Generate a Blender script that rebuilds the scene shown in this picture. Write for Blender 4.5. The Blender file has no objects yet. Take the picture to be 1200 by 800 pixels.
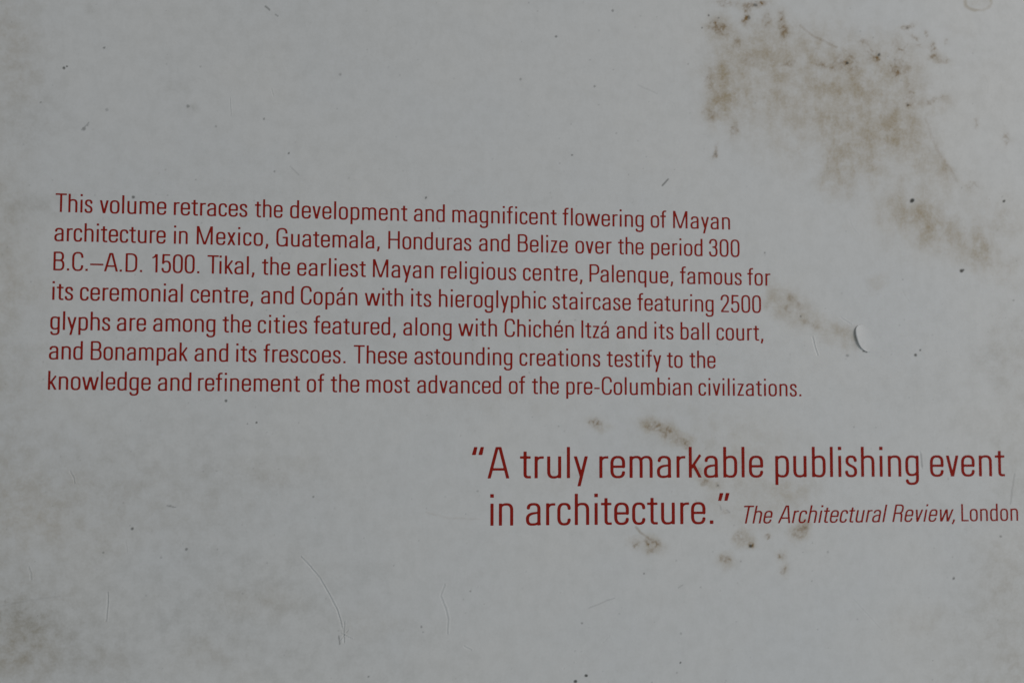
import bpy, math
import numpy as np
from mathutils import Matrix

S = bpy.context.scene
COL = S.collection
MM = 0.001

# ------------------------------------------------------------------ camera
# hand-held close-up of the back of a book, 50 mm lens, a little left of square-on
def cam_rot(a, b, c):
    ca, sa, cb, sb, cc, sc = math.cos(a), math.sin(a), math.cos(b), math.sin(b), math.cos(c), math.sin(c)
    return (np.array([[1, 0, 0], [0, ca, -sa], [0, sa, ca]])
            @ np.array([[cb, 0, sb], [0, 1, 0], [-sb, 0, cb]])
            @ np.array([[cc, -sc, 0], [sc, cc, 0], [0, 0, 1]]))
F = np.diag([1.0, -1.0, -1.0])
Rw = F @ cam_rot(-0.0737274901, -0.165141464, 0.00177243750) @ F
tw = F @ np.array([-65.0962494, -18.5140681, 202.498062]) * MM
Mc = np.eye(4); Mc[:3, :3] = Rw.T; Mc[:3, 3] = -Rw.T @ tw
cd = bpy.data.cameras.new('camera'); cam = bpy.data.objects.new('camera', cd); COL.objects.link(cam)
cam.matrix_world = Matrix(Mc.tolist())
cd.sensor_width = 36; cd.sensor_fit = 'HORIZONTAL'; cd.lens = 1667 / 1200 * 36
cd.clip_start = 0.005; cd.clip_end = 50
cd.dof.use_dof = True; cd.dof.aperture_fstop = 26; cd.dof.focus_distance = 0.208
S.camera = cam

# ------------------------------------------------------------------ world, lamps, exposure
w = bpy.data.worlds.new('World'); S.world = w; w.use_nodes = True
w.node_tree.nodes['Background'].inputs[0].default_value = (0.90, 0.965, 1.0, 1)
w.node_tree.nodes['Background'].inputs[1].default_value = 0.205
def area(name, loc, target, size, power, col):
    l = bpy.data.lights.new(name, 'AREA'); l.shape = 'RECTANGLE'; l.size, l.size_y = size
    l.energy = power; l.color = col
    o = bpy.data.objects.new(name, l); COL.objects.link(o); o.location = loc
    d = Matrix.Translation((0, 0, 0)); import mathutils
    v = mathutils.Vector(target) - mathutils.Vector(loc)
    o.rotation_euler = v.to_track_quat('-Z', 'Y').to_euler()
# soft daylight from a window off to the right
area('window_light', (0.98, 0.40, 0.66), (0.08, -0.02, 0), (0.6, 0.5), 5.9, (1.0, 0.955, 0.915))
area('blue_fill_light', (0.36, -0.62, 0.52), (0.09, -0.04, 0), (0.6, 0.5), 0.75, (0.62, 0.87, 1.0))  # added bluish fill to tint the lower part of the cover, no window there
S.view_settings.view_transform = 'Standard'; S.view_settings.look = 'None'
S.view_settings.exposure = 0; S.view_settings.gamma = 1

# ------------------------------------------------------------------ helpers
HI = np.array([[1.17334256e-01, 3.02322451e-03, -8.27153362],
               [-3.41805065e-03, 1.23086098e-01, -30.2555999],
               [-9.61679170e-05, 4.25046755e-05, 1.0]])
def at(x, y):
    """a spot measured on the photograph -> millimetres on the cover (x right, y down from the blurb's first line)"""
    v = HI @ np.array([x, y, 1.0]); return v[0] / v[2], v[1] / v[2]

def link(name, me, mat, parent=None):
    o = bpy.data.objects.new(name, me); COL.objects.link(o)
    if mat: me.materials.append(mat)
    if parent: o.parent = parent
    return o
def box_mesh(name, x0, x1, y0, y1, z0, z1, bev=0.0):
    import bmesh
    bm = bmesh.new(); bmesh.ops.create_cube(bm, size=1)
    for v in bm.verts:
        v.co.x = x0 + (v.co.x + .5) * (x1 - x0); v.co.y = y0 + (v.co.y + .5) * (y1 - y0); v.co.z = z0 + (v.co.z + .5) * (z1 - z0)
    if bev: bmesh.ops.bevel(bm, geom=bm.edges[:], offset=bev, segments=3, affect='EDGES')
    me = bpy.data.meshes.new(name); bm.to_mesh(me); bm.free(); return me

class Nodes:
    def __init__(s, name):
        s.m = bpy.data.materials.new(name); s.m.use_nodes = True
        s.t = s.m.node_tree; s.b = s.t.nodes['Principled BSDF']
    def n(s, kind, **kw):
        nd = s.t.nodes.new(kind)
        for k, v in kw.items(): setattr(nd, k, v)
        return nd
    def l(s, a, b): s.t.links.new(a, b)
    def val(s, sock, v):
        if hasattr(v, 'links'): s.l(v, sock)
        else: sock.default_value = v
    def math(s, op, a, b=0.0, clamp=False):
        nd = s.n('ShaderNodeMath', operation=op, use_clamp=clamp); s.val(nd.inputs[0], a); s.val(nd.inputs[1], b); return nd.outputs[0]
    def noise(s, vec, scale, detail=4, rough=.55):
        nd = s.n('ShaderNodeTexNoise'); s.l(vec, nd.inputs['Vector'])
        nd.inputs['Scale'].default_value = scale; nd.inputs['Detail'].default_value = detail; nd.inputs['Roughness'].default_value = rough
        return nd.outputs['Fac']
    def mix(s, fac, a, b):
        nd = s.n('ShaderNodeMix', data_type='RGBA'); s.val(nd.inputs[0], fac)
        for k, v in ((6, a), (7, b)):
            if hasattr(v, 'links'): s.l(v, nd.inputs[k])
            else: nd.inputs[k].default_value = (*v, 1)
        return nd.outputs[2]
    def ramp(s, v, lo, hi, a=0.0, b=1.0):
        nd = s.n('ShaderNodeMapRange', clamp=True); s.l(v, nd.inputs[0])
        nd.inputs[1].default_value = lo; nd.inputs[2].default_value = hi; nd.inputs[3].default_value = a; nd.inputs[4].default_value = b
        return nd.outputs[0]

# ------------------------------------------------------------------ materials
def cover_material():
    N = Nodes('laminated_white_card'); co = N.n('ShaderNodeTexCoord').outputs['Object']
    wear = N.n('ShaderNodeAttribute', attribute_name='wear'); sp = N.n('ShaderNodeSeparateColor'); N.l(wear.outputs['Color'], sp.inputs[0])
    mk = N.n('ShaderNodeAttribute', attribute_name='marks'); sm = N.n('ShaderNodeSeparateColor'); N.l(mk.outputs['Color'], sm.inputs[0])
    brown, rust, grey = sp.outputs; dark, dent, pale = sm.outputs
    fine = N.noise(co, 2600, 3, .6); mid = N.noise(co, 420, 5, .6); broad = N.noise(co, 38, 5, .6)
    base = N.mix(N.ramp(broad, .35, .66), (.724, .722, .724), (.748, .735, .722))
    base = N.mix(N.ramp(mid, .42, .72, 0, .20), base, (.50, .49, .465))
    fib = N.n('ShaderNodeMapping'); fib.inputs['Scale'].default_value = (1, .55, 1); N.l(co, fib.inputs[0])
    base = N.mix(N.ramp(N.noise(fib.outputs[0], 1100, 4, .65), .45, .72, 0, .10), base, (.48, .47, .45))
    base = N.mix(N.ramp(fine, .40, .75, 0, .10), base, (.50, .49, .47))
    brk = N.math('MULTIPLY', N.ramp(mid, .32, .62, .45, 1.15), N.ramp(fine, .3, .65, .75, 1.15))
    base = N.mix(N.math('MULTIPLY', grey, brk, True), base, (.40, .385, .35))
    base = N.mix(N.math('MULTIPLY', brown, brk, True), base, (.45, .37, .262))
    base = N.mix(N.math('MULTIPLY', rust, brk, True), base, (.24, .142, .048))
    base = N.mix(pale, base, (.90, .90, .89))
    base = N.mix(dark, base, (.050, .050, .042))
    N.l(base, N.b.inputs['Base Color'])
    dirt = N.math('MAXIMUM', brown, grey)
    N.l(N.math('ADD', N.ramp(mid, .3, .7, .40, .50), N.math('MULTIPLY', dirt, .3), True), N.b.inputs['Roughness'])
    N.b.inputs['Specular IOR Level'].default_value = .40
    h = N.math('ADD', N.math('MULTIPLY', fine, .006), N.math('MULTIPLY', mid, .020))
    h = N.math('ADD', h, N.math('MULTIPLY', N.math('SUBTRACT', dent, .5), .5))
    bp = N.n('ShaderNodeBump'); bp.inputs['Strength'].default_value = 1; bp.inputs['Distance'].default_value = .001
    N.l(h, bp.inputs['Height']); N.l(bp.outputs[0], N.b.inputs['Normal'])
    return N.m
def ink_material():
    N = Nodes('dark_red_ink'); co = N.n('ShaderNodeTexCoord').outputs['Object']
    a = N.noise(co, 1500, 4, .6); b = N.noise(co, 300, 4, .6)
    c = N.mix(N.ramp(a, .35, .7), (.295, .011, .0055), (.325, .017, .009))
    c = N.mix(N.ramp(b, .55, .75, 0, .25), c, (.32, .045, .032))
    N.l(c, N.b.inputs['Base Color'])
    N.b.inputs['Roughness'].default_value = .45; N.b.inputs['Specular IOR Level'].default_value = .12
    return N.m
def plain(name, c1, c2, scale, rough, stretch=None):
    N = Nodes(name); co = N.n('ShaderNodeTexCoord').outputs['Object']
    if stretch:
        mp = N.n('ShaderNodeMapping'); mp.inputs['Scale'].default_value = stretch; N.l(co, mp.inputs[0]); co = mp.outputs[0]
    N.l(N.mix(N.ramp(N.noise(co, scale), .3, .7), c1, c2), N.b.inputs['Base Color']); N.b.inputs['Roughness'].default_value = rough
    return N.m
M_cover = cover_material(); M_ink = ink_material()
M_page = plain('paper_page_edges', (.62, .58, .50), (.76, .73, .66), 40, .8, (1, 1, 160))
M_card = plain('white_card', (.66, .66, .64), (.74, .73, .71), 300, .5)
M_wood = plain('worn_table_wood', (.16, .10, .06), (.30, .20, .12), 9, .5, (1, 9, 1))

# ------------------------------------------------------------------ the setting
PAGES = 0.024; BOARD = 0.0022
X0, X1, Y0, Y1 = -0.042, 0.186, -0.172, 0.118        # back cover, metres (origin: first letter of the blurb)
top_z = 0.0; back_z = -BOARD
tb = link('tabletop', box_mesh('tabletop', -0.75, 0.85, -0.55, 0.50, -PAGES - 2 * BOARD - 0.034, -PAGES - 2 * BOARD - 0.0002, .003), M_wood)
tb['kind'] = 'structure'

# ------------------------------------------------------------------ the book
book = bpy.data.objects.new('book', None); COL.objects.link(book)
book.location = (0, 0, 0); book.empty_display_size = .02
book['label'] = 'book lying face down, its stained white back cover printed with dark red text'
book['category'] = 'book'
link('page_block', box_mesh('page_block', X0 + .004, X1 - .001, Y0 + .004, Y1 - .004, back_z - PAGES, back_z - .00005), M_page, book)
link('front_cover', box_mesh('front_cover', X0, X1, Y0, Y1, back_z - PAGES - BOARD, back_z - PAGES - .00005, .0006), M_card, book)
link('spine', box_mesh('spine', X1 + .00005, X1 + .0022, Y0, Y1, back_z - PAGES - BOARD, top_z - .0004, .0006), M_card, book)

# --- wear on the cover: masks over a fine grid of the board's own surface, in millimetres
rng = np.random.RandomState(7)
def axis(lo, hi, a, b, fine, coarse):
    return np.concatenate([np.arange(lo, a, coarse), np.arange(a, b, fine), np.arange(b, hi, coarse), [hi]])
gx = axis(X0 * 1e3, X1 * 1e3, -14, 158, .135, 2.0); gy = axis(-Y1 * 1e3, -Y0 * 1e3, -45, 76, .135, 2.0)
GX, GY = np.meshgrid(gx, gy)
HF = np.linalg.inv(HI)
_w = HF[2, 0] * GX + HF[2, 1] * GY + HF[2, 2]
PX = (HF[0, 0] * GX + HF[0, 1] * GY + HF[0, 2]) / _w     # image pixel coordinates of each grid point, in which the stains are placed
PY = (HF[1, 0] * GX + HF[1, 1] * GY + HF[1, 2]) / _w
def vnoise(scale, seed, octv=4, sx=1.0, sy=1.0):
    r = np.random.RandomState(seed); out = np.zeros_like(GX); amp = 1; tot = 0
    for o in range(octv):
        L = r.rand(256, 256); an = .65 + 1.9 * o + .37 * seed if sx == sy else .22 * (o % 3 - 1)
        xr, yr = GX * math.cos(an) + GY * math.sin(an), -GX * math.sin(an) + GY * math.cos(an)       # every octave turned, so no lattice shows
        u = xr / scale * sx * 2 ** o + 150.3; v = yr / scale * sy * 2 ** o + 170.7
        i = np.floor(u).astype(int); j = np.floor(v).astype(int); fu = u - i; fv = v - j
        fu = fu * fu * (3 - 2 * fu); fv = fv * fv * (3 - 2 * fv)
        a, b, c, d = L[j % 256, i % 256], L[j % 256, (i + 1) % 256], L[(j + 1) % 256, i % 256], L[(j + 1) % 256, (i + 1) % 256]
        out += amp * ((a * (1 - fu) + b * fu) * (1 - fv) + (c * (1 - fu) + d * fu) * fv); tot += amp; amp *= .55
    return out / tot
n_big = vnoise(14, 1); n_mid = vnoise(4, 2); n_fine = vnoise(1.1, 3); n_st = vnoise(2.6, 4, 4, 1.6, .55)
wob_x = (vnoise(5, 11) - .5) * 34; wob_y = (vnoise(5, 12) - .5) * 34
fob_x = (vnoise(1.2, 13) - .5) * 9; fob_y = (vnoise(1.2, 14) - .5) * 9
def sm(x, a, b):
    t = np.clip((x - a) / (b - a), 0, 1); return t * t * (3 - 2 * t)
def window(x0, x1, y0, y1):
    c = np.array([at(x, y) for x in (x0, x1) for y in (y0, y1)])
    i0, i1 = np.searchsorted(gx, [c[:, 0].min(), c[:, 0].max()]); j0, j1 = np.searchsorted(gy, [c[:, 1].min(), c[:, 1].max()])
    return slice(max(j0 - 1, 0), j1 + 2), slice(max(i0 - 1, 0), i1 + 2)
def blot(layer, k, cx, cy, rx, ry, rot=0, soft=.6, wob=1.0, fwob=1.0, tx=None):
    m = max(rx, ry) * (1.05 + soft * .6) + 20 * wob + 6 * fwob + 2
    w = window(cx - m, cx + m, cy - m, cy + m)
    dx = PX[w] - cx + wob * wob_x[w] + fwob * fob_x[w]; dy = PY[w] - cy + wob * wob_y[w] + fwob * fob_y[w]
    c, s = math.cos(math.radians(rot)), math.sin(math.radians(rot))
    d = np.hypot((dx * c + dy * s) / rx, (-dx * s + dy * c) / ry)
    v = (1 - sm(d, 1 - soft, 1 + soft * .6)) * k
    if tx is not None: v = v * tx[w]
    layer[w] = layer[w] + v - np.clip(layer[w] * v, 0, None) if layer is not dark else np.maximum(layer[w], v)
def line(layer, k, pts, wd, fw=.0, mode='max'):
    xs, ys = zip(*pts); w = window(min(xs) - 6, max(xs) + 6, min(ys) - 6, max(ys) + 6)
    x = PX[w] + fw * fob_x[w]; y = PY[w] + fw * fob_y[w]; d = np.full_like(x, 1e9)
    for (ax, ay), (bx, by) in zip(pts[:-1], pts[1:]):
        t = np.clip(((x - ax) * (bx - ax) + (y - ay) * (by - ay)) / ((bx - ax) ** 2 + (by - ay) ** 2 + 1e-9), 0, 1)
        d = np.minimum(d, np.hypot(x - ax - t * (bx - ax), y - ay - t * (by - ay)))
    v = (1 - sm(d, wd * .4, wd * 1.25)) * k
    layer[w] = layer[w] + v if mode == 'add' else np.maximum(layer[w], v)
brown = np.zeros_like(GX); rust = brown.copy(); grey = brown.copy(); dark = brown.copy(); dent = brown.copy(); pale = brown.copy()
n_worm = 1 - np.abs(2 * vnoise(1.0, 5, 3) - 1); n_grit = vnoise(.42, 6, 2); n_fib = vnoise(1.3, 8, 4, 1.5, .7)
film = (.50 + .42 * sm(n_mid, .30, .66) + .40 * sm(n_st, .36, .66)) * (.76 + .28 * sm(n_fib, .30, .66)) * (.88 + .18 * sm(n_grit, .25, .70))
mottle = (.74 + .36 * sm(n_mid, .30, .68)) * (.7 + .45 * sm(n_fine, .3, .7))
crust = (.30 + .85 * sm(n_worm, .72, .93)) * (.55 + .6 * sm(n_grit, .32, .62))
# the big smear across the upper right
for cx, cy, rx, ry, rot, k in [(850, 105, 30, 48, 0, .62), (838, 112, 14, 34, 4, .55), (842, 38, 20, 20, 20, .6), (885, 85, 45, 45, 0, .42), (905, 50, 28, 34, 0, .33),
        (945, 75, 42, 36, 25, .36), (930, 125, 75, 40, 15, .30), (1000, 105, 55, 34, 10, .48), (1045, 95, 40, 48, 0, .42), (980, 130, 40, 40, 0, .30),
        (1040, 150, 44, 26, 8, .74), (1010, 178, 42, 26, 20, .52), (985, 205, 26, 30, 20, .60), (1075, 180, 40, 26, 40, .50), (1105, 198, 24, 14, 52, .55),
        (1070, 235, 36, 26, 0, .30), (1090, 265, 40, 26, 25, .66), (1045, 250, 26, 22, 0, .42), (1140, 285, 30, 24, -20, .58), (1165, 310, 40, 22, 30, .34), (1180, 260, 40, 30, 30, .22),
        (930, 360, 40, 20, 40, .55), (975, 388, 36, 14, 22, .46), (990, 397, 18, 13, 20, .46), (908, 345, 14, 12, 30, .40), (1030, 330, 16, 12, 0, .30), (1100, 120, 20, 10, 0, .42),
        (700, 497, 14, 9, 0, .45), (772, 501, 24, 9, 22, .62), (798, 518, 20, 10, 30, .50), (818, 545, 14, 18, 20, .36), (828, 566, 12, 9, 0, .48),
        (900, 560, 70, 60, 0, .16), (870, 632, 16, 12, 0, .58), (936, 625, 16, 12, -50, .62), (916, 658, 8, 14, 0, .40), (850, 655, 14, 10, 0, .40), (765, 640, 16, 10, 10, .50), (742, 637, 8, 6, 0, .45),
        (930, 575, 26, 14, 0, .24), (880, 590, 70, 30, 0, .18), (690, 560, 60, 16, 0, .14), (820, 520, 90, 60, 0, .16), (1130, 30, 16, 14, 0, .14)]:
    blot(brown, k * .78, cx, cy, rx, ry, rot, .70, .55, 1, film)
blot(brown, .30, 960, 110, 150, 92, 16, .5, 1.2, 1, film); blot(brown, .20, 1070, 240, 90, 60, 20, .7, 1.2, 1, film); blot(brown, .42, 846, 108, 20, 36, 2, .22, .12, .8, film)
# soft grey rubs, with broad faint darkening at the edges and lower left
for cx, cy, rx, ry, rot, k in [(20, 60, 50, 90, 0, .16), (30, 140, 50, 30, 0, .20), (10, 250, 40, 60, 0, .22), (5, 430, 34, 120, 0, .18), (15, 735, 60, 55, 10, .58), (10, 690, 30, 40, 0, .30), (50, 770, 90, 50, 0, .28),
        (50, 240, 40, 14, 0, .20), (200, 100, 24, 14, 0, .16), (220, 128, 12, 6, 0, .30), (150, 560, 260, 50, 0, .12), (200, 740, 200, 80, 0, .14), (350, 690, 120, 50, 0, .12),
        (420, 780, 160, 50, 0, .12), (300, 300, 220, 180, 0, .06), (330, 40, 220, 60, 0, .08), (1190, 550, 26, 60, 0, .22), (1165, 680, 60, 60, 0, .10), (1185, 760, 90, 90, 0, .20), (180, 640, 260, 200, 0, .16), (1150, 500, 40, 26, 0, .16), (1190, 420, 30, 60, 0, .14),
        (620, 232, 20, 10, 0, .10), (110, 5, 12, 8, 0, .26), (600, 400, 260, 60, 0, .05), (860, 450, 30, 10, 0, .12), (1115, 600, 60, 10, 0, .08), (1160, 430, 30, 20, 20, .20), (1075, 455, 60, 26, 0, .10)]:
    blot(grey, k * .85, cx, cy, rx, ry, rot, .85, 1.4, 1, mottle)
# faint warm blots, broadest along the sides and bottom
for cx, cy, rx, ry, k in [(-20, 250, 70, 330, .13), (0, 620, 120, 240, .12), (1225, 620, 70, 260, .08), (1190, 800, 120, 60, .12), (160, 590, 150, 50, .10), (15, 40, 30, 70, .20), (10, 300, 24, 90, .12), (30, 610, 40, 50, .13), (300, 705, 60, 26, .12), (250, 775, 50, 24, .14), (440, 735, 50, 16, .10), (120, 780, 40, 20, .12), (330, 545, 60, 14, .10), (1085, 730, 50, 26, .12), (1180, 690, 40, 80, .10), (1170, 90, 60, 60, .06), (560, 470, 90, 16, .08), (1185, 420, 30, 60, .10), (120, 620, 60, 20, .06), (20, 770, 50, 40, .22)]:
    blot(brown, k, cx, cy, rx, ry, 0, .9, 1.4, 1, mottle)
# rusty grains and crusts
for cx, cy, rx, ry, rot, k in [(875, 17, 4.5, 10, 8, .95), (886, 5, 12, 4, -10, .85), (842, 33, 13, 7, 10, .50), (838, 25, 7, 6, 0, .40), (850, 4, 14, 5, 0, .40), (898, 24, 4, 9, 0, .36), (916, 24, 4, 9, 5, .60), (920, 40, 5, 8, 0, .50),
        (992, 73, 3.2, 3.4, 0, 1.0), (992, 73, 14, 10, 30, .45), (968, 77, 13, 4, 10, .45), (1028, 65, 4.5, 4.5, 30, .95), (1022, 64, 9, 7, 0, .35), (1051, 83, 5, 4.5, 0, .75), (1052, 80, 11, 9, 0, .35), (1013, 51, 5, 4, 0, .40),
        (1063, 32, 8, 2.4, -20, .55), (1070, 42, 8, 3, 30, .55), (1085, 40, 2, 5, 0, .30), (1080, 54, 6, 2, 15, .35), (1094, 58, 4, 8, -25, .60), (1102, 69, 8, 3.6, 20, .72), (1092, 67, 5, 3, 0, .45), (1055, 55, 8, 8, 0, .45), (1066, 88, 3, 12, 0, .30), (1068, 108, 6, 14, 0, .32), (1064, 122, 4, 3, 0, .60), (1095, 118, 14, 4, -8, .35), (1108, 49, 3, 3, 0, .25),
        (861, 152, 4, 8, 10, .40), (838, 178, 2.4, 8, 15, .40), (925, 75, 8, 3, 0, .35), (862, 52, 5, 7, -25, .35), (880, 72, 10, 6, 0, .25), (830, 95, 5, 12, 0, .35), (835, 135, 10, 6, 0, .30), (1145, 142, 3, 8, 0, .25), (1178, 163, 5, 8, 0, .30), (1138, 218, 8, 6, 0, .24),
        (697, 495, 8, 5, 0, .50), (770, 500, 14, 5, 15, .80), (783, 508, 12, 5, 30, .50), (798, 518, 12, 5, 25, .55), (818, 552, 6, 4, 60, .38), (826, 566, 4, 4, 0, .55), (842, 568, 3.2, 3, 0, .75), (848, 596, 7, 4, 30, .20), (745, 637, 4, 4.5, -20, .70), (765, 637, 10, 4.5, 20, .62), (770, 634, 3, 4, 0, .55), (762, 645, 4, 3, 0, .50),
        (868, 630, 8, 6, 0, .32), (879, 639, 3, 3, 0, .95), (899, 628, 3, 2.4, 0, .60), (936, 624, 8, 6, -40, .50), (942, 618, 6, 5, -50, .38), (915, 651, 4, 3, 0, .55), (917, 667, 4, 5, 0, .45), (850, 655, 6, 4, 0, .50), (930, 352, 12, 4, 40, .34), (938, 366, 5, 5, 0, .40), (925, 362, 5, 4, 0, .30), (950, 380, 9, 3, 25, .25)]:
    blot(rust, min(k * 1.05, 1), cx, cy, rx * 1.12, ry * 1.12, rot, .70, .10, .8, crust); blot(brown, k * .30, cx, cy, rx * 1.9, ry * 1.9, rot, .9, .15, .8)
line(rust, .26, [(938, 30), (952, 42), (968, 50), (980, 55)], 1.6, .25)
line(rust, .14, [(1085, 140), (1098, 175), (1112, 196), (1121, 212)], 2.0, .4)
line(rust, .40, [(745, 617), (752, 625), (762, 632)], 1.6, .2)
line(rust, .10, [(500, 600), (520, 606), (562, 608)], 1.4, .3)
# ring stain by the top edge
rg = np.abs(np.hypot((PX - 1146 + .3 * fob_x) / 15, (PY - 2 + .3 * fob_y) / 11) - 1); np.maximum(brown, (1 - sm(rg, .04, .22)) * .42 * mottle, out=brown); blot(brown, .18, 1146, 2, 13, 9, 0, .6, .2, 1, film)
# dark specks, flecks and dashes
for x, y, r, k in [(75, 80, 2.0, .85), (79, 78, 1.3, .8), (122, 57, 1.4, .6), (98, 151, 2.2, .5), (102, 147, 1.6, .35), (125, 128, 2, .3), (220, 125, 2.2, .45), (338, 180, 1.4, .7), (322, 201, 1.3, .55), (309, 140, 1.3, .5), (48, 120, 1.2, .4), (156, 231, 2.0, .75), (265, 469, 1.9, .85), (300, 495, 1.4, .75), (290, 496, 1.2, .5), (155, 619, 1.8, .7), (219, 643, 2.0, .6), (200, 592, 1.6, .4), (188, 653, 1.6, .3), (121, 647, 1.3, .5), (367, 582, 1.3, .45),
        (499, 232, 1.5, .75), (652, 43, 1.5, .7), (670, 182, 1.3, .6), (697, 102, 1.3, .5), (610, 93, 1.6, .4), (718, 13, 1.6, .5), (398, 88, 1.8, .35), (253, 148, 1.4, .4), (1069, 235, 2.7, 1.0), (1127.5, 317, 2.4, .95), (1129.5, 316, 1.5, .9), (1176.5, 235.5, 1.6, .9), (1072.5, 415.5, 1.9, .85), (1078, 410, 1.4, .7), (896, 297, 1.2, .5), (993, 416, 1.8, .4), (879, 639.5, 1.9, .85), (992.5, 74, 1.8, .85), (1030, 64, 2.0, .8), (842, 568.5, 1.5, .6), (686.5, 790.5, 1.9, .95), (674.5, 798, 2.2, .9), (797, 776, 1.3, .8), (1117.5, 677.5, 1.7, .65), (798, 742, 1.6, .3), (682, 729, 1.3, .5), (755, 672, 1.3, .5), (551, 692, 1.3, .45), (494, 734, 1.3, .5), (432, 793, 1.4, .5), (970, 646, 1.6, .3), (1173, 628, 1.5, .5), (831, 18, 1.3, .8), (823, 33, 1.2, .6), (842, 21, 1.2, .5), (878, 21, 2.4, .55), (885, 6, 2.4, .6), (1064, 123, 1.6, .6), (838, 180, 1.2, .4), (1188, 352, 1.4, .35), (1000, 500, 1.2, .3), (560, 575, 1.3, .3), (938, 371, 1.4, .5), (1063, 33, 1.4, .5)]:
    blot(dark, k, x, y, r * 1.02, r * .92, (x * 37) % 180, .45, 0, .30)
for pts, wd, k in [([(1012, 411.2), (1016, 411.9)], 1.3, .75), ([(311, 8), (316, 12)], 1.1, .55), ([(323, 17), (326, 19)], 1.0, .4), ([(776, 217), (783, 210)], 1.2, .6), ([(397, 745), (398, 754)], 1.1, .5), ([(196, 592), (206, 594)], .9, .4), ([(96, 152), (104, 144)], 1.0, .35), ([(340, 195), (350, 205)], .8, .2), ([(1189, 555), (1184, 590)], 1.2, .2), ([(690, 712), (720, 700)], .9, .18), ([(795, 688), (800, 685)], 1.0, .2), ([(1080, 532), (1081, 546)], 1.4, .22), ([(748, 100), (770, 110)], 1.0, .12), ([(0, 710), (28, 704), (70, 698)], 1.2, .08), ([(844, 592), (845, 597)], 1.0, .25), ([(852, 597), (855, 600)], 1.0, .25)]:
    line(dark, k, pts, wd, .15)
# a light peppering of grit, denser towards the stained right-hand side
for q in range(560):
    x = rng.uniform(-60, 1260); y = rng.uniform(-60, 860); r = rng.uniform(.55, 1.15)
    i0, i1 = np.searchsorted(gx, at(x, y)[0]) + np.array([-8, 8]); j0, j1 = np.searchsorted(gy, at(x, y)[1]) + np.array([-8, 8])
    if i0 < 0 or j0 < 0: continue
    sl = (slice(j0, j1), slice(i0, i1))
    dark[sl] = np.maximum(dark[sl], (1 - sm(np.hypot(PX[sl] - x, PY[sl] - y), r * .4, r * 1.5)) * rng.uniform(.08, .30))
# scratches and creases in the lamination: a groove with a raised lip
def scratch(pts, wd, k, lip=.5, white=.0):
    line(pale, white * .55, pts, wd * .6, .1)
    line(dent, -k * .30, pts, wd * .8, .1, 'add')
    line(dent, k * .32 * lip, [(x + 1.6, y - .5) for x, y in pts], wd * .9, .1, 'add')
for a in [([(352, 652), (362, 662), (374, 676), (386, 697), (395, 715), (401, 736)], 1.2, .24, .7, .42), ([(403, 728), (403, 752)], 1.1, .25, .6, .22), ([(398, 750), (408, 738)], 1.0, .2, .5, .18), ([(400, 742), (412, 748)], 1.0, .2, .5, .18),
          ([(126, 694), (126, 708), (124, 727)], 1.2, .20, .7, .22), ([(82, 552), (86, 560), (87, 566)], 1.1, .18, .6, .2), ([(33, 664), (36, 672), (36, 679)], 1.1, .18, .6, .2), ([(521, 685), (516, 698), (522, 712), (525, 725), (524, 742)], 1.6, .16, .8, .05), ([(147, 799), (165, 792), (190, 783)], 1.0, .18, .6, .15),
          ([(952, 395), (955, 408), (958, 416)], 1.1, .20, .7, .25), ([(544, 757), (552, 761)], 1.3, .2, .8, .2), ([(551, 690), (560, 687)], 1.0, .15, .6, .12), ([(660, 783), (672, 776)], 1.2, .16, .6, .2), ([(706, 752), (714, 745)], 1.1, .14, .6, .15), ([(744, 725), (756, 718)], 1.0, .12, .5, .05), ([(318, 105), (320, 112)], .9, .12, .6, .2), ([(269, 115), (270, 136)], .9, .10, .6, .1), ([(1078, 530), (1080, 548)], 1.6, .14, .6, .0), ([(1035, 705), (1060, 690)], .9, .10, .5, .05), ([(985, 372), (997, 380)], 1.0, .12, .6, .06), ([(940, 392), (1000, 393)], .9, .08, .5, .06), ([(1000, 702), (1030, 735)], .8, .06, .5, .03)]:
    scratch(*a)
for q in range(46):
    x = rng.uniform(0, 1200); y = rng.uniform(0, 800); a = rng.uniform(0, math.pi); l = rng.uniform(4, 22); c = rng.uniform(-.5, .5)
    scratch([(x + math.cos(a + c * t) * l * t, y + math.sin(a + c * t) * l * t) for t in (-.5, 0, .5)], .8, rng.uniform(.02, .06), .6, rng.uniform(0, .05))
# shadow of the lifted flap, painted grey on the card at its left
blot(grey, .35, 1003, 396, 6, 14, 0, .6, 0, .1)

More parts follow.
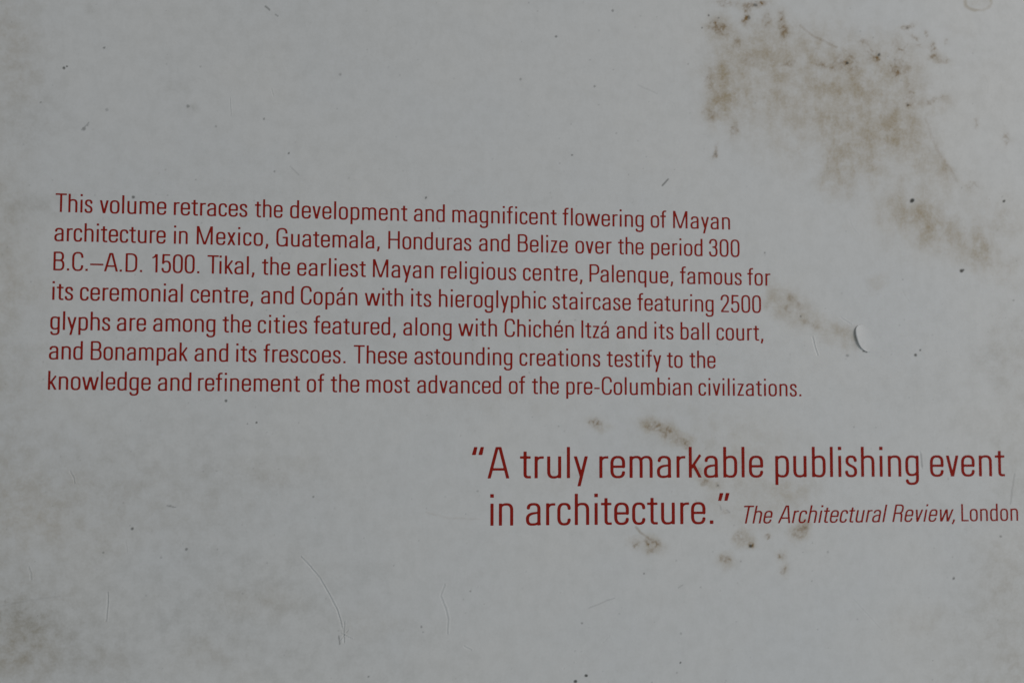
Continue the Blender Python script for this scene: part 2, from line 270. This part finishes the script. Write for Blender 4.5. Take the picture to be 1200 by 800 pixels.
def cover_mesh():
    ny, nx = GX.shape
    flat = np.zeros(GX.shape)
    rr = 1.0                                              # rounded edge of the board, mm
    ed = np.minimum(np.minimum(GX - gx[0], gx[-1] - GX), np.minimum(GY - gy[0], gy[-1] - GY))
    zz = flat - np.where(ed < rr, rr - np.sqrt(np.maximum(rr * rr - (rr - ed) ** 2, 0)), 0)
    v = np.stack([GX * MM, -GY * MM, zz * MM], -1).reshape(-1, 3)
    idx = np.arange(nx * ny).reshape(ny, nx)
    q = np.stack([idx[1:, :-1], idx[1:, 1:], idx[:-1, 1:], idx[:-1, :-1]], -1).reshape(-1, 4)
    ring = np.concatenate([idx[0, :-1], idx[:-1, -1], idx[-1, :0:-1], idx[:0:-1, 0]])       # the border, down to the board's underside
    low = v[ring].copy(); low[:, 2] = -BOARD; n0 = len(v); k = len(ring); a = np.arange(k); b = (a + 1) % k
    side = np.stack([ring[a], ring[b], n0 + b, n0 + a], -1)
    v = np.concatenate([v, low]); q = np.concatenate([q, side])
    me = bpy.data.meshes.new('back_cover')
    me.vertices.add(len(v)); me.vertices.foreach_set('co', v.astype(np.float32).ravel())
    nq = len(q); me.loops.add(nq * 4 + k); me.polygons.add(nq + 1)
    me.loops.foreach_set('vertex_index', np.concatenate([q.ravel(), (n0 + a)]).astype(np.int32))
    me.polygons.foreach_set('loop_start', (np.arange(nq + 1) * 4).astype(np.int32))
    me.update(calc_edges=True); me.validate()
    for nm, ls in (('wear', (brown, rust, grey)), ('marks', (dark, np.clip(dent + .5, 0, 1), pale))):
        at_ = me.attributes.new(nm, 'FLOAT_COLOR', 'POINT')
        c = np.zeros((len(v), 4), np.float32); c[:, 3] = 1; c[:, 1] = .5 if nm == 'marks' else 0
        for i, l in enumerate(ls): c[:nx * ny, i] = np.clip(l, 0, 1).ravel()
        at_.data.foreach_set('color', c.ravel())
    return me
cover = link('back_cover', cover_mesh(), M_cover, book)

# --- the flap of lamination torn up on the right: a curled half-moon, hinged on its right-hand side
def flap_mesh():
    rows, cols = 25, 15; V = []; 
    top = at(1012, 379); bot = at(1021, 412)
    for layer in (0, 1):
        for r in range(rows):
            t = r / (rows - 1); q = math.sin(math.pi * (t * .99 + .005))
            hx = top[0] + (bot[0] - top[0]) * t + q * 1.9; y = top[1] + (bot[1] - top[1]) * t   # hinge line, flush with the card
            reach = q ** .6 * 3.8
            for c in range(cols):
                u = c / (cols - 1)
                z = -.05 - .006 + .25 * u ** 2.1 * q ** .5 + .05 * layer * (1 - .3 * u) + .008 * u
                V.append(((hx - reach * u) * MM, -(y + .10 * u) * MM, z * MM))
    fs = []; n = rows * cols
    for r in range(rows - 1):
        for c in range(cols - 1):
            i = r * cols + c
            fs.append((n + i, n + i + cols, n + i + cols + 1, n + i + 1)); fs.append((i, i + 1, i + cols + 1, i + cols))
    bd = [r * cols for r in range(rows)] + [(rows - 1) * cols + c for c in range(1, cols)] + [r * cols + cols - 1 for r in range(rows - 2, -1, -1)] + [c for c in range(cols - 2, 0, -1)]
    for a, b in zip(bd, bd[1:] + bd[:1]): fs.append((a, b, n + b, n + a))
    me = bpy.data.meshes.new('torn_flap'); me.from_pydata(V, [], fs); me.update()
    import bmesh
    bm = bmesh.new(); bm.from_mesh(me); bmesh.ops.remove_doubles(bm, verts=bm.verts[:], dist=1e-7); bmesh.ops.recalc_face_normals(bm, faces=bm.faces[:])
    for f in bm.faces: f.smooth = True
    bm.to_mesh(me); bm.free(); return me
fl = link('torn_flap', flap_mesh(), M_cover, cover)

# ------------------------------------------------------------------ lettering: a light condensed grotesque drawn as strokes (cap height = 1)
def Q(p, c, e, n=2.6, k=14):
    t = np.linspace(0, math.pi / 2, k + 1)[1:]
    a = np.sin(t) ** (2 / n); b = 1 - np.cos(t) ** (2 / n)
    return [(p[0] + (c[0] - p[0]) * i + (e[0] - c[0]) * j, p[1] + (c[1] - p[1]) * i + (e[1] - c[1]) * j) for i, j in zip(a, b)]
def path(*cmd):
    """numbers come as x, y; a 'C' before four numbers is a rounded corner (corner x, y, end x, y)"""
    pts = [(cmd[0], cmd[1])]; i = 2
    while i < len(cmd):
        if cmd[i] == 'C':
            pts += Q(pts[-1], (cmd[i + 1], cmd[i + 2]), (cmd[i + 3], cmd[i + 4])); i += 5
        else:
            pts.append((cmd[i], cmd[i + 1])); i += 2
    return pts
s = .047; XH = .70; T = .672; B = .028; CT = .966; CB = .034
# glyph: width, left bearing, right bearing, strokes [(path, options)], dots [(x0, x1, y0, y1)], clip (ymin, ymax)
G = {}
def glyph(ch, w, lb, rb, strokes=(), dots=(), clip=(-9, 9)): G[ch] = (w, lb, rb, [(p, {}) if not isinstance(p, tuple) else p for p in strokes], list(dots), clip)
def thin(p, a=.55, b=1.0): return (p, dict(a=a, b=b))
ST, RD, DG = .088, .052, .022
def arch(x0, x1, y0=.50, foot=0): return thin(path(x0, y0, 'C', x0 + .012, T, (x0 + x1) / 2 + .01, T, 'C', x1, T, x1, .47, x1, foot))
R = .452 - s
glyph('n', .452, ST, .083, [path(s, 0, s, XH), arch(s, R)])
glyph('h', .452, ST, .083, [path(s, 0, s, 1), arch(s, R)])
glyph('m', .742, ST, .083, [path(s, 0, s, XH), arch(s, .371), arch(.371, .742 - s)])
glyph('u', .440, .083, ST, [path(.44 - s, XH, .44 - s, 0), thin(path(.44 - s, .20, 'C', .44 - s - .012, B, .21, B, 'C', s, B, s, .23, s, XH))])
glyph('r', .285, ST, .020, [path(s, 0, s, XH), thin(path(s, .49, 'C', s + .03, .655, .20, .662, .288, .664))])
DOT = lambda x, y0=.885, y1=1.0: (x - .058, x + .058, y0, y1)
glyph('i', .094, ST, ST, [path(s, 0, s, XH)], [DOT(s)])
glyph('l', .094, ST, ST, [path(s, 0, s, 1)])
glyph('I', .100, .10, .10, [path(s, 0, s, 1)])
glyph('t', .345, .015, .020, [path(.160, .855, .160, .15, 'C', .160, .036, .255, .036, .345, .036), path(0, .665, .335, .665)])
glyph('f', .345, .015, .005, [path(.345, CT - .004, .285, CT - .004, 'C', .155, CT - .004, .155, .82, .155, 0), path(0, .665, .325, .665)])
R = .468 - s
glyph('e', .468, RD, .050, [path(s - .01, .362, R, .362, R, .46, 'C', R, T, .236, T, 'C', s, T, s, .44, s, .26, 'C', s, B, .236, B, 'C', R - .004, B, R - .002, .205)])
glyph('c', .420, RD, .040, [path(.374, .505, 'C', .374, T, .218, T, 'C', s, T, s, .44, s, .26, 'C', s, B, .218, B, 'C', .374, B, .374, .195)])
def ring(x0, x1, y0, y1, m0, m1):
    xm = (x0 + x1) / 2
    return path(x0, m0, x0, m1, 'C', x0, y1, xm, y1, 'C', x1, y1, x1, m1, x1, m0, 'C', x1, y0, xm, y0, 'C', x0, y0, x0, m0)
glyph('o', .470, RD, RD, [ring(s, .47 - s, B, T, .26, .44)])
R = .452 - s
glyph('a', .462, .050, .078, [path(.072, .525, 'C', .075, T, .238, T, 'C', R, T, R, .50, R, 0), thin(path(R, .408, .30, .390, 'C', s, .365, s, .20, 'C', s, B, .195, B, 'C', R, B, R, .17), .75, .75), path(R, .10, R + .012, 0)], clip=(0 - .012, 9))
glyph('s', .395, .040, .042, [path(.342, .512, 'C', .340, T, .200, T, 'C', .058, T, .058, .520, 'C', .062, .425, .200, .362, 'C', .348, .300, .350, .178, 'C', .348, B, .196, B, 'C', .042, B, .042, .192)])
glyph('v', .440, DG, DG, [path(.043, .74, .220, -.02), path(.397, .74, .220, -.02)], clip=(0, XH))
glyph('w', .820, DG, DG, [path(.040, .74, .213, -.03), path(.410, .74, .226, -.03), path(.410, .74, .594, -.03), path(.780, .74, .607, -.03)], clip=(0, XH))
glyph('y', .455, DG, DG, [path(.042, .74, .245, .05), path(.413, .74, .160, -.30)], clip=(-.262, XH))
glyph('k', .415, ST, .018, [path(s, 0, s, 1), (path(.375, .74, .085, .315), dict(k=.9)), path(.155, .41, .382, -.03)], clip=(0, 1))
glyph('x', .420, DG, DG, [path(.035, .74, .385, -.04), path(.385, .74, .035, -.04)], clip=(0, XH))
glyph('z', .375, .040, .040, [path(.02, .664, .322, .664, .050, .036, .375, .036)], clip=(0, XH))
R = .455 - s
glyph('b', .455, ST, RD, [path(s, 0, s, 1), thin(path(s, .50, 'C', s + .01, T, .240, T, 'C', R, T, R, .44, R, .26, 'C', R, B, .240, B, 'C', s + .01, B, s, .20), .6, .6)])
glyph('p', .455, ST, RD, [path(s, -.255, s, XH), thin(path(s, .50, 'C', s + .01, T, .240, T, 'C', R, T, R, .44, R, .26, 'C', R, B, .240, B, 'C', s + .01, B, s, .20), .6, .6)])
bowl = thin(path(R, .50, 'C', R - .01, T, .215, T, 'C', s, T, s, .44, s, .26, 'C', s, B, .215, B, 'C', R - .01, B, R, .20), .6, .6)
glyph('d', .455, RD, ST, [path(R, 0, R, 1), bowl])
glyph('q', .455, RD, ST, [path(R, -.255, R, XH), bowl])
glyph('g', .445, RD, ST, [path(R, XH, R, -.06, 'C', R, -.238, .215, -.238, 'C', .062, -.238, .055, -.112), thin(path(R, .52, 'C', R - .01, T, .215, T, 'C', s, T, s, .46, s, .30, 'C', s, .055, .215, .055, 'C', R - .01, .055, R, .24), .6, .6)])
glyph('A', .700, .012, .012, [path(.040, -.03, .318, 1.03), path(.660, -.03, .382, 1.03), path(.16, .288, .54, .288)], clip=(0, 1))
R = .545 - s
glyph('B', .545, .105, .055, [path(s, 0, s, 1), path(s, CT - .003, .27, CT - .003, 'C', .468, CT - .003, .468, .755, 'C', .468, .540, .28, .540), path(s, .540, .28, .540, 'C', R, .540, R, .290, 'C', R, .037, .28, .037, s, .037)])
R = .555 - s
glyph('C', .555, .065, .040, [path(R, .700, 'C', R, CT + .006, .290, CT + .006, 'C', s, CT + .006, s, .65, s, .35, 'C', s, .028, .290, .028, 'C', R, .028, R, .300)])
glyph('D', .590, .105, .065, [path(s, 0, s, 1), path(s, CT - .003, .25, CT - .003, 'C', .543, CT - .003, .543, .66, .543, .34, 'C', .543, .037, .25, .037, s, .037)])
glyph('G', .590, .065, .090, [path(.520, .710, 'C', .520, CT + .006, .295, CT + .006, 'C', s, CT + .006, s, .65, s, .35, 'C', s, .028, .285, .028, 'C', .540, .028, .543, .270), path(.320, .485, .543, .485, .543, 0)])
glyph('H', .610, .105, .105, [path(s, 0, s, 1), path(.610 - s, 0, .610 - s, 1), path(s, .525, .610 - s, .525)])
glyph('L', .430, .105, .012, [path(s, 0, s, 1), path(s, .037, .430, .037)])
glyph('M', .810, .105, .105, [path(s, 0, s, 1), path(.810 - s, 0, .810 - s, 1), (path(.052, 1.04, .405, -.04), dict(k=.9)), (path(.758, 1.04, .405, -.04), dict(k=.9))], clip=(0, 1))
R = .540 - s
glyph('P', .540, .105, .035, [path(s, 0, s, 1), path(s, CT - .003, .27, CT - .003, 'C', R, CT - .003, R, .715, 'C', R, .455, .27, .455, s, .455)])
glyph('R', .560, .105, .035, [path(s, 0, s, 1), path(s, CT - .003, .27, CT - .003, 'C', .478, CT - .003, .478, .735, 'C', .478, .500, .27, .500, s, .500), path(.26, .500, 'C', .470, .505, .480, .330, .512, 0)])
glyph('T', .580, .012, .012, [path(.290, 0, .290, .99), path(0, CT - .003, .580, CT - .003)])
glyph('0', .500, .055, .055, [ring(s, .5 - s, .028, CT + .003, .32, .68)])
glyph('1', .265, .110, .165, [path(.218, 0, .218, 1), (path(0, .800, 'C', .150, .812, .190, 1.02), dict(k=.85))], clip=(0, .995))
glyph('2', .480, .055, .055, [path(.052, .690, 'C', .055, CT + .003, .245, CT + .003, 'C', .430, CT + .003, .430, .735, 'C', .430, .60, .330, .455, .060, .060), path(.025, .037, .480, .037)], clip=(0, 9))
glyph('3', .480, .050, .055, [path(.055, .730, 'C', .058, CT + .003, .238, CT + .003, 'C', .418, CT + .003, .418, .755, 'C', .418, .535, .250, .535, .190, .535), path(.20, .535, .250, .535, 'C', .434, .530, .434, .285, 'C', .434, .028, .235, .028, 'C', .045, .028, .045, .270)])
glyph('5', .470, .055, .055, [path(.425, .960, .082, .960, .068, .470), thin(path(.068, .480, 'C', .110, .610, .240, .610, 'C', .424, .610, .424, .330, 'C', .424, .028, .228, .028, 'C', .048, .028, .045, .245), .7, 1)])
PD = .118
glyph('.', PD, .085, .085, [], [(0, PD, 0, .115)])
glyph(',', .145, .060, .085, [(path(.092, .118, .088, .02, .035, -.155), dict(k=.95))], [(.030, .145, 0, .115)])
glyph('-', .300, .045, .045, [path(0, .350, .300, .350)])
glyph('–', .680, .035, .035, [path(0, .360, .680, .360)])
for nm, tp in (('“', dict(b=.82)), ('”', dict(a=.84))):
    glyph(nm, .370, .03, .03, [(path(.035, .735, .112, 1.03), dict(w=.115, **tp)), (path(.245, .735, .322, 1.03), dict(w=.115, **tp))], clip=(.745, 1.0))
for nm, b in (('á', 'a'), ('é', 'e')):
    wd, lb, rb, stk, dt, cl = G[b]
    G[nm] = (wd, lb, rb, stk + [(path(.215, .795, .330, .985), dict(k=.85))], dt, (cl[0], 9))

HC = 1 / 84.0                    # contour grid step in cap heights
VW, HW = .094, .073              # upright and level stroke widths
def glyph_mesh(ch, weight):
    wd, lb, rb, strokes, dots, clip = G[ch]
    ax = np.arange(-.10, wd + .14, HC); ay = np.arange(-.34, 1.12, HC)
    X, Y = np.meshgrid(ax, ay); D = np.full(X.shape, 9.0)
    for pts, op in strokes:
        P = np.array(pts); seg = np.diff(P, axis=0); ln = np.hypot(seg[:, 0], seg[:, 1]); keep = ln > 1e-6
        A = P[:-1][keep]; seg = seg[keep]; ln = ln[keep]; cum = np.concatenate([[0], np.cumsum(ln)]); tot = cum[-1]
        closed = np.hypot(*(P[0] - P[-1])) < 1e-6
        for i, (a, d, L) in enumerate(zip(A, seg, ln)):
            u = d / L; f = abs(u[1])                                      # 1 = upright
            w_ = (op['w'] if 'w' in op else (HW + (VW - HW) * f ** 1.5) * op.get('k', 1)) * weight
            rx, ry = X - a[0], Y - a[1]; t = rx * u[0] + ry * u[1]; pr = rx * -u[1] + ry * u[0]
            arc = cum[i] + np.clip(t, 0, L)
            tap = 1.0
            if 'a' in op: tap = tap * (op['a'] + (1 - op['a']) * np.clip(arc / .26, 0, 1))
            if op.get('b', 1) != 1: tap = tap * (op['b'] + (1 - op['b']) * np.clip((tot - arc) / .26, 0, 1))
            over = np.maximum(np.maximum(-t, t - L), 0)
            dd = np.hypot(pr, over) - w_ * tap / 2                        # round joints inside the stroke
            if not closed:
                if i == 0: dd = np.where(t < 0, np.maximum(np.abs(pr) - w_ * tap / 2, -t), np.maximum(dd, -t))
                if i == len(A) - 1: dd = np.where(t > L, np.maximum(np.abs(pr) - w_ * tap / 2, t - L), np.maximum(dd, t - L))
            D = np.minimum(D, dd)
    D = np.maximum(D, np.maximum(clip[0] - Y, Y - clip[1]))
    for x0, x1, y0, y1 in dots:
        D = np.minimum(D, np.maximum(np.maximum(x0 - X, X - x1), np.maximum(y0 - Y, Y - y1)))
    # ink spreads a hair and rounds every corner
    D[1:-1, 1:-1] = (D[1:-1, 1:-1] * 4 + D[:-2, 1:-1] + D[2:, 1:-1] + D[1:-1, :-2] + D[1:-1, 2:]) / 8
    D = np.where(np.abs(D) < 1e-5, 1e-5, D)
    V = []; FC = []; cache = {}
    def node(j, i):
        k = (j, i)
        if k not in cache: cache[k] = len(V); V.append((ax[i], ay[j]))
        return cache[k]
    def cross(j0, i0, j1, i1):
        k = (j0, i0, j1, i1) if (j0, i0) < (j1, i1) else (j1, i1, j0, i0)
        if k not in cache:
            d0, d1 = D[k[0], k[1]], D[k[2], k[3]]; t = d0 / (d0 - d1)
            cache[k] = len(V); V.append((ax[k[1]] + t * (ax[k[3]] - ax[k[1]]), ay[k[0]] + t * (ay[k[2]] - ay[k[0]])))
        return cache[k]
    ins = D < 0; cnt = ins[:-1, :-1].astype(int) + ins[:-1, 1:] + ins[1:, :-1] + ins[1:, 1:]
    for j in range(cnt.shape[0]):
        i = 0
        while i < cnt.shape[1]:
            c = cnt[j, i]
            if c == 0: i += 1; continue
            if c == 4:
                e = i
                while e + 1 < cnt.shape[1] and cnt[j, e + 1] == 4: e += 1
                FC.append((node(j, i), node(j, e + 1), node(j + 1, e + 1), node(j + 1, i))); i = e + 1; continue
            cs = [(j, i), (j, i + 1), (j + 1, i + 1), (j + 1, i)]; poly = []
            for q in range(4):
                p, n = cs[q], cs[(q + 1) % 4]
                if ins[p]: poly.append(node(*p))
                if ins[p] != ins[n]: poly.append(cross(*p, *n))
            if len(poly) > 2: FC.append(tuple(poly))
            i += 1
    V = np.array(V)
    return V, FC, V[:, 0].min(), V[:, 0].max()
_gm = {}
def gm(ch, wt):
    if (ch, wt) not in _gm: _gm[(ch, wt)] = glyph_mesh(ch, wt)
    return _gm[(ch, wt)]
INK_Z = 0.012
def text_line(name, y0, slope, words, cap, weight):
    """words: (text, left edge mm, right edge mm, slanted)"""
    V = []; FC = []; n = 0
    for tx, xa, xb, ital in words:
        sh = math.tan(math.radians(12.0)) if ital else 0.0
        pen = []; x = 0.0
        for i, ch in enumerate(tx):
            wd, lb, rb = G[ch][:3]
            if i: x += lb + prb
            if i and tx[i - 1] + ch in KERN: x += KERN[tx[i - 1] + ch]
            pen.append(x); x += wd; prb = rb
        lo = min(p + (gm(c, weight)[0] @ np.array([1, sh])).min() for p, c in zip(pen, tx))
        hi = max(p + (gm(c, weight)[0] @ np.array([1, sh])).max() for p, c in zip(pen, tx))
        target = (xb - xa) / cap; nat = hi - lo
        if len(tx) > 1:
            sx = min(max(target / nat, .965), 1.035)               # a little set width first, the rest as letter spacing
            trk = (target - nat * sx) / (len(tx) - 1)
        else: sx, trk = 1.0, 0.0
        if DBG: print('W', name, tx, round(target / nat, 3), round(trk, 3))
        for i, (p, c) in enumerate(zip(pen, tx)):
            g, f, _, _ = gm(c, weight)
            gx_ = xa + cap * ((g[:, 0] + g[:, 1] * sh + p - lo) * sx + trk * i); gy_ = cap * g[:, 1]
            V.append(np.stack([gx_ * MM, (gy_ - (y0 + slope * gx_)) * MM, np.full(len(g), INK_Z * MM)], -1))
            FC += [tuple(k + n for k in q) for q in f]; n += len(g)
    me = bpy.data.meshes.new(name); me.from_pydata(np.concatenate(V).tolist(), [], FC); me.update()
    return link(name, me, M_ink, cover)
import os
DBG = bool(os.environ.get('DBG'))
KERN = {'Ti': -.06, 'Th': .0, 'Pa': -.03, 'y,': -.06, 'r,': -.05, 'w,': -.06, 'rt': .01, 'A.': -.0, 'fi': .02, 'fl': .02, 'rc': -.01, 're': -.012, 'ra': -.005, 'ry': .01, 'tz': .01, '1500': 0}
def parse(t):
    o = []
    for q in t.split('|'):
        a, b, c = q.split(' '); o.append((a.lstrip('/'), float(b), float(c), a[0] == '/'))
    return o
BLURB = [
 (0.091, -0.00157, 'This 0.08 5.20|volume 6.19 15.48|retraces 16.52 26.97|the 28.03 32.03|development 33.10 50.29|and 51.24 55.86|magnificent 56.97 72.84|flowering 73.73 86.33|of 87.43 89.89|Mayan 90.96 100.02'),
 (4.261, -0.00115, 'architecture 0.04 15.47|in 16.61 18.56|Mexico, 19.82 30.03|Guatemala, 31.17 46.22|Honduras 47.48 59.87|and 61.00 65.68|Belize 66.88 74.54|over 75.70 81.31|the 82.31 86.31|period 87.47 95.59|300 96.61 101.50'),
 (8.439, 0.00031, 'B.C.–A.D. 0.01 12.27|1500. 13.64 20.29|Tikal, 21.40 28.11|the 29.17 33.22|earliest 34.24 44.23|Mayan 45.25 54.21|religious 55.33 66.65|centre, 67.67 76.77|Palenque, 77.86 90.90|famous 91.98 101.81|for 102.70 106.41'),
 (12.654, 0.00045, 'its -0.04 2.82|ceremonial 3.75 18.03|centre, 19.11 27.99|and 29.09 33.80|Copán 34.81 43.02|with 44.10 49.75|its 50.92 53.92|hieroglyphic 55.04 71.20|staircase 72.18 84.27|featuring 85.26 97.28|2500 98.39 104.85'),
 (16.905, 0.00076, 'glyphs -0.21 8.02|are 8.92 12.98|among 13.95 22.69|the 23.69 27.75|cities 28.69 35.78|featured, 36.71 48.69|along 49.78 56.97|with 57.95 63.77|Chichén 64.90 75.44|Itzá 76.60 80.87|and 82.02 86.73|its 87.91 90.91|ball 92.01 96.57|court, 97.69 105.16'),
 (21.088, 0.00209, 'and -0.29 4.32|Bonampak 5.41 18.86|and 19.82 24.57|its 25.69 28.57|frescoes. 29.57 41.39|These 42.57 50.38|astounding 51.45 66.09|creations 67.16 79.50|testify 80.49 88.96|to 89.84 92.32|the 93.39 97.51'),
 (25.374, 0.00086, 'knowledge -0.31 13.80|and 14.77 19.45|refinement 20.38 34.88|of 35.83 38.35|the 39.27 43.45|most 44.45 50.85|advanced 51.89 64.43|of 65.56 68.05|the 69.05 73.15|pre-Columbian 74.27 93.76|civilizations. 94.77 111.17'),
]
for y0, sl, t in BLURB: text_line('text_line', y0, sl, parse(t), 2.66, 1.19)
for y0, sl, t in [(38.098, -0.00250, '“ 60.07 61.77|A 62.42 65.82|truly 67.26 77.54|remarkable 79.30 104.91|publishing 106.83 130.16|event 132.02 144.56'),
                  (44.910, -0.00085, 'in 62.81 66.26|architecture. 68.16 96.95|” 97.73 99.48')]:
    text_line('quotation_line', y0, sl, parse(t), 4.63, 1.07)
text_line('attribution', 45.123, -0.00303, parse('/The 101.79 106.33|/Architectural 107.14 124.87|/Review, 125.64 136.00|London 137.07 146.60'), 2.68, 1.13)
